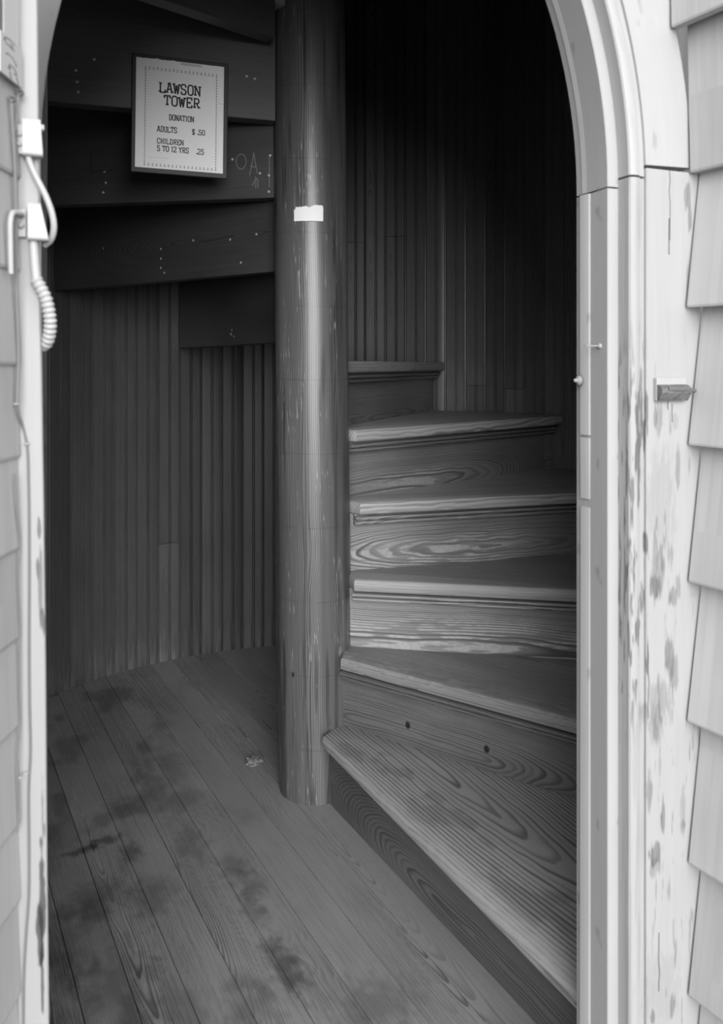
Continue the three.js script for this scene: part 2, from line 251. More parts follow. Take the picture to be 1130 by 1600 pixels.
{ // splayed soffit from the straight board back to the arch
  const pos = [], tex = [], N = 24, q = range(0.0, 0.85, N).map((th) => { const y = SL + AR * sin(th), po = -AR + AR * cos(th); return [leftLean(0.0022, y, 0.0585), leftLean(po, y, 0.001), y]; });
  for (let i = 0; i < N; i++) { const [a, b, y] = q[i], [c, d, y2] = q[i + 1]; pos.push(...a, ...b, ...d, ...a, ...d, ...c); tex.push(0, y, 0.08, y, 0.08, y2, 0, y, 0.08, y2, 0, y2); }
  const g = new THREE.BufferGeometry(); g.setAttribute('position', new THREE.Float32BufferAttribute(pos, 3)); g.setAttribute('uv', new THREE.Float32BufferAttribute(tex, 2));
  mesh('arch_soffit', toCreasedNormals(g, 0.6), paint, frameL);
}

// ---------------------------------------------------------------- shingled walls of the recess
// courses: [lower left corner p, butt height y, upper left corner p]
function shingledWall(name, start, dir, out, courses, widths, seed, len) {
  const w = structure(name), rr = rng(seed);
  const P = (t, y, n, p) => { const [x, , z] = start(p); return [x + dir[0] * t + out[0] * n, y, z + dir[1] * t + out[1] * n]; };
  mesh('wall_backing', carry([[0, -0.004], [len, -0.004], [len, -0.15], [0, -0.02]], [-0.5, 2.6], (t, n, y) => P(t, y, n, courses[0].base), (t, n, y) => [t, y]), paint, w);
  for (const c of courses) {
    let t = 0; const h = c.top - c.y + 0.03;
    for (let i = 0; t < len - 0.02; i++) {
      const t1 = min(len, t + widths[0] + rr() * widths[1]), j = (rr() - 0.5) * (i ? 0.006 : 0), tilt = (rr() - 0.5) * 0.003, g = i ? 0.0012 : 0;
      const prof = [[0, 0], [0, c.butt], [0.003, c.butt + 0.0012], [h, 0.0045], [h, 0]];
      mesh('shingle', carry(prof, [t + g, t1 - g], (y, n, s) => P(s, c.y + y + j + tilt * (s > t + g ? 1 : 0), n, mix(c.pb, c.pt, clamp(y / (c.top - c.y)))), (y, n, s) => [s + i * 0.17 + c.y * 3, y + c.y], 0.3), shingleMats[floor(rr() * 3)], w);
      t = t1;
    }
  }
}
{
  const rc = [[0.0856, 1.59, 0.0853], [0.1189, 1.3943, 0.1154], [0.1122, 1.2083, 0.1416], [0.1155, 1.0184, 0.1473], [0.1155, 0.8293, 0.1462], [0.1133, 0.6371, 0.1462], [0.1155, 0.4406, 0.1462], [0.1155, 0.2576, 0.1462], [0.1155, 0.07, 0.1462], [0.1155, -0.12, 0.1462]];
  const courses = rc.map(([pb, y, pt], i) => ({ y, top: i ? rc[i - 1][1] : y + 0.19, pb: pb + 0.0225, pt: pt + 0.012, butt: 0.013, base: 0.15 }));
  courses.unshift({ y: 1.78, top: 1.97, pb: 0.05, pt: 0.02, butt: 0.013, base: 0.15 }, { y: 1.97, top: 2.16, pb: 0.0, pt: -0.03, butt: 0.013, base: 0.15 });
  shingledWall('wall_right', (p) => door(p, 0, 0.0655), [0.519, 0.855], [-0.855, 0.519], courses, [0.13, 0.07], 61, 0.42);
  const ly = [1.59, 1.5, 1.405, 1.315, 1.222, 1.129, 1.037, 0.946, 0.857, 0.77, 0.672, 0.595, 0.501, 0.41, 0.32, 0.23, 0.14, 0.05, -0.04];
  const lc = ly.map((y, i) => ({ y, top: i ? ly[i - 1] : y + 0.09, pb: 0.0185 + lean * 0.6, pt: 0.0215 + lean * 0.6, butt: 0.005, base: 0.024 }));
  shingledWall('wall_left', (p) => left(p, 0, 0.0602), [-0.03, 1], [1, 0.03], lc, [0.1, 0.07], 62, 0.4);
}
{ const g = structure('ground'), c = new THREE.CylinderGeometry(14, 14, 0.1, 64); c.translate(0, -0.4, 0);
  mesh('ground_surface', c, mat(metres(grey(256, 256, (u, v) => 0.11 * (0.7 + 0.6 * fbm(u * 30, v * 30, 240))), 2, 2), 0.9), g); }

// ---------------------------------------------------------------- staircase
const stair = group('spiral_staircase');
tag(stair, 'worn pine spiral stairs winding up round the log post inside the tower', 'stairs');
const treadW = (n, o) => { // grain runs along the nosing (u of the uv), metres
  return wood(1024, 512, 1.05, 0.62, { seed: 300 + n, ...o });
};
// bare, worn wood showing through varnish in ragged bands
const wornPatch = (lo, hi, y1, light) => (L, w, c, late, s) => {
  const z = sst(y1, y1 * 0.45, w + (fbm(L * 6, w * 10, s + 50) - 0.5) * 0.06) * sst(hi + 0.12, hi - 0.1, L) * sst(lo - 0.1, lo + 0.05, L);
  const bite = sst(0.66, 0.5, fbm(L * 16, w * 130, s + 51));
  c *= 1 + 0.25 * sst(0.55, 0.12, L + (fbm(L * 9, w * 30, s + 53) - 0.5) * 0.25);   // finish rubbed thin towards the post
  return mix(c, light * (0.9 + 0.2 * vn(L * 140, w * 140, s + 52)), z * (1 - sst(0.15, 0.4, late)) * bite);
};
const treadMats = [null,
  mat(treadW(1, { early: 0.32, con: 0.66, freq: 85, pow: 1.15, w0: 0.2, L0: 0.42, t0: 0.002, tilt: 0.13, clip: 1, lo: 0.45, bow: 0.0, warp: 0.01, jit: 0.35, wob: 0.8, fib: 0.16, blot: 0.22, extra: (L, w, c, late, s) => mix(c * (1 - 0.25 * sst(0.6, 0.75, fbm(L * 9, w * 16, s + 2))), 0.36, 0.6 * sst(0.06, 0.03, w) * (0.5 + 0.7 * vn(L * 50, w * 60, s + 4))) }), 0.6, { bump: 0.0008, spec: 0.7 }),
  mat(treadW(2, { early: 0.27, con: 0.5, freq: 170, pow: 1.3, w0: 0.3, L0: 0.62, t0: 0.0, tilt: 0.07, warp: 0.012, jit: 0.5, wob: 1, fib: 0.2, extra: (L, w, c, late, s) => w < 0.075 ? mix(c, 0.42, 0.5 * sst(0.02, 0.045, w) * (1 - late) * sst(0.45, 0.6, fbm(L * 30, w * 90, s + 1))) : c }), 0.6, { bump: 0.0007, spec: 0.7 }),
  mat(treadW(3, { early: 0.3, con: 0.35, freq: 210, w0: 0.2, L0: 0.9, t0: 0, tilt: 0.03 }), 0.55, { bump: 0.0006 }),
  mat(treadW(4, { early: 0.36, con: 0.55, freq: 120, w0: 0.05, L0: 0.6, t0: 0.004, tilt: 0.02, bow: 0.05 }), 0.58, { bump: 0.0006 }),
  mat(treadW(5, { early: 0.36, con: 0.55, freq: 120, w0: 0.05, L0: 0.4, t0: 0.002, tilt: 0.02, bow: 0.05 }), 0.58, { bump: 0.0006 }),
  mat(treadW(6, { early: 0.3, con: 0.4, freq: 200, w0: 0.3, t0: 0.02 }), 0.55, { bump: 0.0005 })];
const riserT = (n, o) => wood(1024, 192, 1.05, 0.19, { seed: 330 + n, ...o });
const riserMats = [null,
  mat(riserT(1, { early: 0.1, con: 0.5, freq: 170, pow: 1.3, w0: 0.04, L0: 0.8, t0: 0.0, tilt: 0.03, bow: 0.3, warp: 0.025, wob: 3.5, blot: 0.6 }), 0.5, { bump: 0.0005 }),
  mat(riserT(2, { early: 0.13, con: 0.6, freq: 190, pow: 1.3, w0: 0.03, L0: 0.45, t0: 0.0, tilt: 0.06, bow: 0.25, warp: 0.025, wob: 4.5, blot: 0.6, extra: (L, w, c) => { for (const [a, b] of [[0.3, 0.05], [0.515, 0.05]]) { const q = Math.hypot((L - a) / 0.007, (w - b) / 0.009); if (q < 1.4) c *= mix(1, 0.12, sst(1.3, 0.7, q)); } return c; } }), 0.48, { bump: 0.0005 }),
  mat(riserT(3, { early: 0.19, con: 0.55, freq: 130, pow: 1.7, w0: 0.012, L0: 0.55, t0: 0.014, tilt: 0.02, bow: -0.05, warp: 0.016, jit: 0.25, wob: 2.6, extra: wornPatch(0.0, 0.85, 0.11, 0.36) }), 0.46, { bump: 0.0005 }),
  mat(riserT(4, { early: 0.18, con: 0.6, freq: 150, pow: 1.6, w0: 0.045, L0: 0.5, t0: 0.0, tilt: 0.0, bow: 0.3, warp: 0.014, jit: 0.6, wob: 1.8, extra: wornPatch(0.0, 0.6, 0.1, 0.32) }), 0.46, { bump: 0.0005 }),
  mat(riserT(5, { early: 0.15, con: 0.5, freq: 140, pow: 1.6, w0: 0.02, L0: 0.35, t0: 0.004, tilt: 0.02, bow: 0.2, warp: 0.02, wob: 3, jit: 0.3, extra: wornPatch(0.25, 0.55, 0.06, 0.25) }), 0.46, { bump: 0.0005 }),
  mat(riserT(6, { early: 0.15, con: 0.45, freq: 180, pow: 1.4, w0: 0.01, t0: 0.01, bow: 0.1, wob: 2.5 }), 0.46, { bump: 0.0005 })];
const scratch = []; // initials and lines cut into one of the bearers, in (a, y) metres
{ const S = (...p) => scratch.push(p); S([0.164, 1.634], [0.1575, 1.662], [0.152, 1.694], [0.147, 1.662], [0.142, 1.638]); S([0.161, 1.658], [0.146, 1.655]); S([0.156, 1.606], [0.15, 1.62]); S([0.147, 1.63], [0.147, 1.6]); S([0.147, 1.628], [0.141, 1.62], [0.141, 1.6]); S([0.1095, 1.686], [0.109, 1.64], [0.1094, 1.602]);
  S(...range(0, 6.28, 14).map((t) => [0.187 + 0.014 * cos(t), 1.672 + 0.02 * sin(t)])); }
const segD = (x, y, a, b) => { const dx = b[0] - a[0], dy = b[1] - a[1], t = clamp(((x - a[0]) * dx + (y - a[1]) * dy) / (dx * dx + dy * dy)); return Math.hypot(x - a[0] - t * dx, y - a[1] - t * dy); };
const BH = 1.72 * RISE, bearerY = (n) => (n - 1 - 0.7246) * RISE;
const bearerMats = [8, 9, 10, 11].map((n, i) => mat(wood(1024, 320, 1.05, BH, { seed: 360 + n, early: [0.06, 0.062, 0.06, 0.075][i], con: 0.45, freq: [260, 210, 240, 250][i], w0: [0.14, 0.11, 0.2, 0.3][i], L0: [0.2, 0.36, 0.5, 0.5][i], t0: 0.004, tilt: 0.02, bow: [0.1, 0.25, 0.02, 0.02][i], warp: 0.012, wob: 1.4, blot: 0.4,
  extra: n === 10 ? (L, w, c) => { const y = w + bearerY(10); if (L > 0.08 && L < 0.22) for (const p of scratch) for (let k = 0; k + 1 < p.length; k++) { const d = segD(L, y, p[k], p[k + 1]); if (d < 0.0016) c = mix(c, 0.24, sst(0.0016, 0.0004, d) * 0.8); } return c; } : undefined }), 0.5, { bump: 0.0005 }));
const nails = { 8: [[0.513, 1.2408], [0.5248, 1.2289], [0.4944, 1.2197], [0.516, 1.226]], 9: [[0.416, 1.4947], [0.2667, 1.4837], [0.167, 1.4896], [0.831, 1.5058], [0.5563, 1.4808], [0.5563, 1.4514], [0.5563, 1.4235], [0.5404, 1.4077], [0.2254, 1.4157]],
  10: [[0.2113, 1.6789], [0.1072, 1.6848], [0.1352, 1.6385], [0.1107, 1.6322], [0.1107, 1.5889], [0.5729, 1.6291], [0.5804, 1.6028], [0.5767, 1.66]], 11: [[0.5558, 1.8736], [0.598, 1.8425], [0.5951, 1.815], [0.5928, 1.7905], [0.1839, 1.8707], [0.1628, 1.8663]] };
const nailMat = plain(0.42, 0.4);
const over = { 1: [0.03, 0.064], 2: [0.036, 0.038] };
for (let n = 1; n <= 16; n++) {
  const st = group('stair_step', stair), y = n * RISE, f = turn(n), T = 0.034, [o0, o1] = over[n] ?? [0.042, 0.046];
  const k = min(n, 6), dirA = [sin(f), cos(f)], toLocal = ([x, z]) => { const dx = x - CX, dz = z - CZ; return [dx * dirA[0] + dz * dirA[1], dx * cos(f) - dz * sin(f)]; };
  { // tread: a winder between this riser and the next, its rounded nosing standing proud
    const a1 = sqrt(R * R - o1 * o1) - 0.007, pts = [[0.12, -o0], [a1, -o1]];
    for (const t of range(0.2, 1, 7)) pts.push(toLocal(pol(f + (turn(2) - turn(1)) * t, R - 0.006)));
    pts.push(toLocal(onRiser(n + 1, R - 0.006, 0.014)), toLocal(onRiser(n + 1, 0.085, 0.014)), toLocal(pol(f + rad(15), 0.088)));
    const e = 0.009, s = new THREE.Shape(pts.map(([a, u]) => new THREE.Vector2(a, u)));
    const g = new THREE.ExtrudeGeometry(s, { depth: T - 2 * e, bevelEnabled: true, bevelSize: e, bevelThickness: e, bevelOffset: -e, bevelSegments: 4, steps: 1 });
    const P = g.attributes.position, UV = g.attributes.uv;
    for (let i = 0; i < P.count; i++) { const a = P.getX(i), u = P.getY(i), h = P.getZ(i) + e; const [x, z] = onRiser(n, a, u); P.setXYZ(i, x, y - T + h, z); UV.setXY(i, a, u + 0.07 - (T - h) * (u < 0.01 ? 0.6 : 0)); }
    mesh('tread', toCreasedNormals(g, 0.7), treadMats[k], st);
  }
  const shift = n >= 8 ? -0.02 : 0, ux = n === 1 ? 0 : 0;
  mesh('riser', carry([[shift, y - RISE], [shift + 0.018, y - RISE], [shift + 0.018, y - T], [shift, y - T]], [n < 3 ? 0.096 : 0.08, R - 0.006], (u, h, a) => { const [x, z] = onRiser(n, a, u + ux); return [x, h, z]; }, (u, h, a) => [a, h - y + RISE]), riserMats[k], st);
  if (n > 1) { // two-step moulding under the nosing
    const c = [[0.002, 0], [-0.014, 0], [-0.014, -0.006], [-0.026, -0.0066], [-0.0292, -0.0085], [-0.03, -0.0115], [-0.0292, -0.0145], [-0.026, -0.0164], [-0.014, -0.017], [-0.014, -0.0205], [-0.0195, -0.021], [-0.02, -0.0265], [-0.0165, -0.0295], [0.002, -0.0295]];
    mesh('nosing_moulding', carry(c, [0.112, R - 0.01], (u, h, a) => { const [x, z] = onRiser(n, a, u + shift); return [x, y - T + h, z]; }, (u, h, a) => [a, 0.12 + u + h], 0.5), riserMats[k === 3 ? 3 : k], st);
  }
  if (n >= 8) {
    const b0 = bearerY(n), m = bearerMats[(n - 8) % 4];
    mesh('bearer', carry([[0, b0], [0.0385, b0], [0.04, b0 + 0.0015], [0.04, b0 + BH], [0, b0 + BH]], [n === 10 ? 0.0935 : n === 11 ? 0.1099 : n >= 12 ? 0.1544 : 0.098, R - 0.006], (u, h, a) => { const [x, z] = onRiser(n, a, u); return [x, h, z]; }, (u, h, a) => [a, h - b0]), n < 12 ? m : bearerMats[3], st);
    if (nails[n]) {
      const o = mesh('nail_heads', nails[n].map(([a, h]) => { const g = new THREE.SphereGeometry(0.0036, 10, 6, 0, PI * 2, 0, PI / 2); g.scale(1, 0.35, 1); g.rotateX(PI / 2); g.rotateY(f + PI / 2); const [x, z] = onRiser(n, a, 0.0398); g.translate(x, h, z); return g; }), nailMat, st);
      o.userData.kind = 'stuff';
    }
  }
}

// ---------------------------------------------------------------- the log post
const postTex = metres(grey(1024, 2048, (uu, vv) => {
  const s = uu * 0.594, y = vv * 2.6, w = 0.006 * (fbm(y * 3, s * 8, 401) - 0.5) + 0.012 * sst(0.16, 0, Math.hypot((s - 0.33) * 2.2, (y - 0.55) * 0.6)) * sin(y * 16);
  const F = (s + w) * 210 + (fbm(s * 40, y * 2.4, 402) - 0.5) * 3.2, fr = F - floor(F), late = sst(0.25, 0.75, fr) * (1 - sst(0.85, 1, fr));
  let c = 0.132 * (1 - 0.5 * late) * (0.86 + 0.28 * vn(s * 900, y * 16, 403)) * (0.7 + 0.6 * fbm(s * 22, y * 1.6, 404));
  c *= 1 - 0.5 * sst(0.6, 0.76, fbm(s * 75, y * 3.1, 405));                                     // dark sap streaks
  c *= 1 - 0.45 * sst(0.5, 0.72, fbm(s * 26 + 3, y * 1.3, 412)) * sst(0.018, 0.05, abs(s - 0.292));
  c = mix(c, 0.4, 0.5 * sst(0.7, 0.82, fbm(s * 300, y * 26, 406)) * sst(0.45, 0.6, fbm(s * 30, y * 5, 407)));   // flaked places
  const crack = abs(s - 0.292 - 0.002 * (fbm(y * 9, 1, 408) - 0.5)); c *= 1 - 0.7 * sst(0.0014, 0.0004, crack) * sst(0.35, 0.5, vn(y * 7, 2, 409));
  const line = abs(y - 1.09 - RISE * Math.round((y - 1.09) / RISE) - 0.002 * sin(s * 11)); c *= 1 - 0.3 * sst(0.0013, 0.0005, line) * sst(0.25, 0.45, vn(s * 50, y * 5, 410));   // scribed lines, one riser apart
  c *= 1 - 0.75 * sst(1.5, 0.6, Math.hypot((s - 0.245) / 0.004, (y - 0.33) / 0.006));            // small knot
  return c;
}), 0.594, 2.6);
{
  const N = 64, M = 72, pos = [], tex = [], idx = [];
  for (let j = 0; j <= M; j++) for (let i = 0; i <= N; i++) {
    const y = -0.01 + (TOP + 0.01) * j / M, a = i / N * 2 * PI + PI, flare = 0.004 * sst(0.25, 0, y) - 0.003 * sst(0.12, 0, y);
    const r = POST * (1 + 0.012 * (fbm(3 + 1.2 * cos(a), 1.3 * sin(a) + y * 1.1, 411) - 0.5) * 2) - flare * 0.6;
    const cx = CX - 0.0047 + 0.0095 * (1.36 - y);
    pos.push(cx + r * sin(a), y, CZ + r * cos(a)); tex.push(i / N * 0.594, y);
  }
  for (let j = 0; j < M; j++) for (let i = 0; i < N; i++) { const a = j * (N + 1) + i, b = a + N + 1; idx.push(a, a + 1, b, a + 1, b + 1, b); }
  const g = new THREE.BufferGeometry(); g.setAttribute('position', new THREE.Float32BufferAttribute(pos, 3)); g.setAttribute('uv', new THREE.Float32BufferAttribute(tex, 2)); g.setIndex(idx); g.computeVertexNormals();
  const post = mesh('stair_post', g, mat(postTex, 0.36, { bump: 0.0006, coat: 0.25 }), scene);
  tag(post, 'round peeled log post standing in the middle of the winding stairs', 'post');
}
{ // paper pasted on the post, its top edge torn
  const rr = rng(9), N = 26, pos = [], tex = [], idx = [], y0 = EYE + (570.1 - 346) / 1260.4 * 2.07, y1 = EYE + (570.1 - 323.5) / 1260.4 * 2.07, cx = CX - 0.0047 + 0.0095 * (1.36 - y0);
  for (let i = 0; i <= N; i++) {
    const a = mix(-0.375, 0.39, i / N), tt = y1 + (rr() - 0.5) * 0.004 - (i < 2 || i === N ? 0.004 : 0) + (i > N * 0.65 ? 0.004 : 0) - (i === 1 ? 0.004 : 0), bb = y0 + (rr() - 0.5) * 0.0012 + (i === 0 || i === N ? 0.002 : 0);
    [bb, mix(bb, tt, 0.04), mix(bb, tt, 0.66), mix(bb, tt, 0.7), mix(bb, tt, 0.96), tt].forEach((y, k) => { const r = POST + 0.0018 + (k === 0 ? 0.0014 : k === 3 ? 0.0012 : k === 5 ? 0.001 : 0); pos.push(cx + r * sin(a), y, CZ + r * cos(a)); tex.push(i / N, k / 5); });
  }
  for (let i = 0; i < N; i++) for (let k = 0; k < 5; k++) { const a = i * 6 + k, b = a + 6; idx.push(a, b, a + 1, b, b + 1, a + 1); }
  const g = new THREE.BufferGeometry(); g.setAttribute('position', new THREE.Float32BufferAttribute(pos, 3)); g.setAttribute('uv', new THREE.Float32BufferAttribute(tex, 2)); g.setIndex(idx); g.computeVertexNormals();
  const e = g.clone(), inner = []; for (let i = 0; i < pos.length; i += 3) { const dx = pos[i] - cx, dz = pos[i + 2] - CZ, r = Math.hypot(dx, dz), k = (POST + 0.0004) / r; inner.push(cx + dx * k, pos[i + 1], CZ + dz * k); }
  e.setAttribute('position', new THREE.Float32BufferAttribute(inner, 3));
  tag(mesh('paper_label', [g, e], plain(0.9, 0.6), scene), 'blank white paper strip with a torn top edge pasted on the log post', 'label');
}

// ---------------------------------------------------------------- the donation sign
const GLYPH = { // strokes in a unit box, then the points that carry a slab serif
  L: [[[[0.2, 1], [0.2, 0], [0.92, 0], [0.92, 0.28]]], [[0.2, 1], [0.15, 0]]], A: [[[[0.1, 0], [0.48, 1], [0.56, 1], [0.9, 0]], [[0.28, 0.36], [0.74, 0.36]]], [[0.1, 0], [0.9, 0], [0.42, 1]]],
  W: [[[[0.08, 1], [0.3, 0], [0.5, 0.8], [0.7, 0], [0.92, 1]]], [[0.08, 1], [0.92, 1], [0.5, 0.8]]], S: [[[[0.86, 0.72], [0.86, 0.86], [0.7, 1], [0.3, 1], [0.14, 0.86], [0.14, 0.66], [0.3, 0.53], [0.7, 0.47], [0.86, 0.34], [0.86, 0.14], [0.7, 0], [0.3, 0], [0.14, 0.14], [0.14, 0.28]]], []],
  O: [[[[0.3, 0], [0.7, 0], [0.88, 0.2], [0.88, 0.8], [0.7, 1], [0.3, 1], [0.12, 0.8], [0.12, 0.2], [0.3, 0]]], []], N: [[[[0.16, 0], [0.16, 1], [0.84, 0], [0.84, 1]]], [[0.16, 0], [0.84, 1], [0.1, 1]]],
  T: [[[[0.5, 0], [0.5, 1]], [[0.08, 0.74], [0.08, 1], [0.92, 1], [0.92, 0.74]]], [[0.5, 0]]], E: [[[[0.9, 0.27], [0.9, 0], [0.12, 0]], [[0.22, 0], [0.22, 1]], [[0.12, 1], [0.88, 1], [0.88, 0.73]], [[0.22, 0.5], [0.64, 0.5]], [[0.64, 0.38], [0.64, 0.62]]], []],
  R: [[[[0.22, 0], [0.22, 1]], [[0.1, 1], [0.7, 1], [0.86, 0.88], [0.86, 0.62], [0.7, 0.5], [0.22, 0.5]], [[0.52, 0.5], [0.86, 0]]], [[0.22, 0], [0.88, 0]]], D: [[[[0.22, 0], [0.22, 1]], [[0.1, 1], [0.66, 1], [0.88, 0.8], [0.88, 0.2], [0.66, 0], [0.1, 0]]], []],
  I: [[[[0.5, 0], [0.5, 1]]], [[0.5, 0], [0.5, 1]]], U: [[[[0.16, 1], [0.16, 0.2], [0.32, 0], [0.68, 0], [0.84, 0.2], [0.84, 1]]], [[0.16, 1], [0.84, 1]]], C: [[[[0.88, 0.68], [0.88, 0.82], [0.7, 1], [0.3, 1], [0.12, 0.8], [0.12, 0.2], [0.3, 0], [0.7, 0], [0.88, 0.2], [0.88, 0.32]]], []],
  H: [[[[0.2, 0], [0.2, 1]], [[0.8, 0], [0.8, 1]], [[0.2, 0.5], [0.8, 0.5]]], [[0.2, 0], [0.2, 1], [0.8, 0], [0.8, 1]]], Y: [[[[0.12, 1], [0.5, 0.48], [0.88, 1]], [[0.5, 0.48], [0.5, 0]]], [[0.12, 1], [0.88, 1], [0.5, 0]]],
  0: [[[[0.32, 0], [0.68, 0], [0.85, 0.2], [0.85, 0.8], [0.68, 1], [0.32, 1], [0.15, 0.8], [0.15, 0.2], [0.32, 0]]], []], 1: [[[[0.3, 0.86], [0.5, 1], [0.5, 0]]], [[0.5, 0]]], 2: [[[[0.14, 0.76], [0.14, 0.86], [0.3, 1], [0.7, 1], [0.86, 0.84], [0.86, 0.64], [0.14, 0.1], [0.14, 0], [0.86, 0], [0.86, 0.2]]], []],
  5: [[[[0.82, 0.86], [0.82, 1], [0.2, 1], [0.2, 0.56], [0.66, 0.6], [0.86, 0.44], [0.86, 0.16], [0.7, 0], [0.3, 0], [0.14, 0.16], [0.14, 0.26]]], []],
};
GLYPH.$ = [[...GLYPH.S[0], [[0.5, -0.15], [0.5, 1.15]]], []];
function letters(ctx, text, x, y, w, h, thick, slab) { // text filling the box whose lower left corner is x, y
  const units = [...text].reduce((s, c) => s + (c === ' ' ? 0.55 : c === '.' ? 0.4 : c === 'I' || c === '1' ? 0.62 : 1), 0), cw = w / units;
  ctx.lineJoin = 'round'; ctx.lineCap = 'butt';
  for (const c of text) {
    const cell = (c === ' ' ? 0.55 : c === '.' ? 0.4 : c === 'I' || c === '1' ? 0.62 : 1) * cw;
    if (c === '.') { ctx.fillRect(x + cell * 0.25, y - thick * 1.5, thick * 1.5, thick * 1.5); }
    else if (c !== ' ') {
      const px = (u) => x + (c === 'I' || c === '1' ? (u - 0.5) * cw + cell / 2 : 0.04 * cw + u * cell * 0.92), py = (v) => y - v * h;
      ctx.lineWidth = thick;
      for (const s of GLYPH[c][0]) { ctx.beginPath(); s.forEach(([u, v], i) => i ? ctx.lineTo(px(u), py(v)) : ctx.moveTo(px(u), py(v))); ctx.stroke(); }
      ctx.lineWidth = slab;
      for (const [u, v] of GLYPH[c][1]) { const yy = py(v) + (v > 0.5 ? slab / 2 : -slab / 2), b = cw * 0.2; ctx.beginPath(); ctx.moveTo(px(u) - b, yy); ctx.lineTo(px(u) + b, yy); ctx.stroke(); }
    }
    x += cell;
  }
}
{
  const W = 1024, H = 1290, cv = document.createElement('canvas'); cv.width = W; cv.height = H; const x = cv.getContext('2d');
  x.fillStyle = '#f8f8f8'; x.fillRect(0, 0, W, H);
  const rr = rng(44); for (let i = 0; i < 9000; i++) { x.fillStyle = rr() > 0.5 ? 'rgba(160,160,160,.16)' : 'rgba(250,250,250,.16)'; x.fillRect(rr() * W, rr() * H, 2 + rr() * 4, 2 + rr() * 3); }
  x.strokeStyle = x.fillStyle = '#3a3a3a';
  const box = (t, u0, u1, v0, v1, th, sl) => letters(x, t, u0 * W, v1 * H, (u1 - u0) * W, (v1 - v0) * H, th, sl);
  box('LAWSON', 0.255, 0.735, 0.207, 0.297, 17, 19); box('TOWER', 0.31, 0.725, 0.325, 0.412, 17, 19); box('DONATION', 0.37, 0.66, 0.495, 0.545, 9.5, 9);
  box('ADULTS', 0.24, 0.468, 0.61, 0.66, 9.5, 9); box('$ .50', 0.635, 0.79, 0.612, 0.658, 9, 8); box('CHILDREN', 0.24, 0.545, 0.722, 0.768, 9, 8); box('5 TO 12 YRS', 0.24, 0.605, 0.789, 0.837, 9.5, 9); box('.25', 0.685, 0.78, 0.79, 0.838, 9, 8);
  x.strokeStyle = 'rgba(120,120,120,.35)'; x.lineWidth = 3; for (let i = 0; i < 11; i++) { if (i === 4) continue; const a = (0.15 + i * 0.021) * W, b = 0.905 * H; x.beginPath(); x.moveTo(a, b); x.lineTo(a + 6, b - 14 * (0.5 + 0.5 * (i % 2))); x.lineTo(a + 12, b); x.stroke(); }
  x.strokeStyle = '#454545';
  const anchor = (a, b, s) => { x.lineWidth = 3.2; x.beginPath(); x.arc(a, b - s * 0.8, s * 0.18, 0, 7); x.moveTo(a, b - s * 0.6); x.lineTo(a, b + s); x.moveTo(a - s * 0.4, b - s * 0.35); x.lineTo(a + s * 0.4, b - s * 0.35); x.stroke(); x.beginPath(); x.arc(a, b + s * 0.15, s * 0.75, 0.25, PI - 0.25); x.stroke(); };
  for (let i = 0; i <= 18; i++) { const a = mix(0.105, 0.915, i / 18) * W; anchor(a, 0.088 * H, 15); anchor(a, 0.968 * H, 15); }
  for (let i = 1; i < 36; i++) { const b = mix(0.088, 0.968, i / 36) * H; for (const a of [0.105, 0.915]) { x.lineWidth = 3; x.beginPath(); x.moveTo(a * W, b - 13); x.lineTo(a * W, b + 13); x.moveTo(a * W - 8, b - 4); x.lineTo(a * W, b + 6); x.lineTo(a * W + 8, b - 4); x.stroke(); } }
  x.strokeStyle = 'rgba(110,110,110,.6)'; x.lineWidth = 2.5; x.beginPath(); x.moveTo(0.94 * W, 0.345 * H); x.lineTo(W, 0.35 * H); x.stroke();
  x.fillStyle = 'rgba(200,200,200,.8)'; x.fillRect(0.5 * W, 0.006 * H, 0.24 * W, 0.022 * H);
  const t = new THREE.CanvasTexture(cv); t.colorSpace = THREE.SRGBColorSpace; t.anisotropy = 8;
  const g = group('donation_sign'), f = turn(11); // hangs flat against the bearer; local x runs towards the post
  tag(g, 'white printed donation notice with an anchor border on a dark board under the stairs', 'sign');
  const [x0, z0] = onRiser(11, 0.3535, 0.0415), cy = 1.749; g.position.set(x0, cy, z0);
  g.rotation.set(0, f + PI / 2, 0);   // local +x = towards the post, +z = out to the room
  const tiltZ = -0.012, inner = new THREE.Matrix4().makeRotationZ(tiltZ);
  const bw = 0.2355, bh = 0.292, back = new RoundedBoxGeometry(bw, bh, 0.008, 2, 0.002); back.translate(0.0025, 0.0, 0.004); back.applyMatrix4(inner);
  mesh('backing_board', back, plain(0.03, 0.55), g);
  // paper with a slightly ragged upper edge
  const pw = 0.2147, ph = 0.2706, N = 40, pos = [], tex = [], idx = [];
  for (let i = 0; i <= N; i++) { const u = i / N, rag = (rr() < 0.15 ? 0.0025 : 0.0004) * (rr() - 0.3), bump = abs(u - 0.24) < 0.03 ? 0.0016 : 0; for (const [v, o] of [[0, 0], [0.5, 0], [1, rag + bump]]) { pos.push((u - 0.5) * pw, (v - 0.5) * ph + o, 0); tex.push(u, v); } }
  for (let i = 0; i < N; i++) for (let k = 0; k < 2; k++) { const a = i * 3 + k, b = a + 3; idx.push(a, b, a + 1, b, b + 1, a + 1); }
  const pg = new THREE.BufferGeometry(); pg.setAttribute('position', new THREE.Float32BufferAttribute(pos, 3)); pg.setAttribute('uv', new THREE.Float32BufferAttribute(tex, 2)); pg.setIndex(idx); pg.computeVertexNormals();
  pg.translate(0.0018, 0.0014, 0.0086); pg.applyMatrix4(inner);
  mesh('printed_paper', pg, mat(t, 0.7, { spec: 0.3 }), g);
}
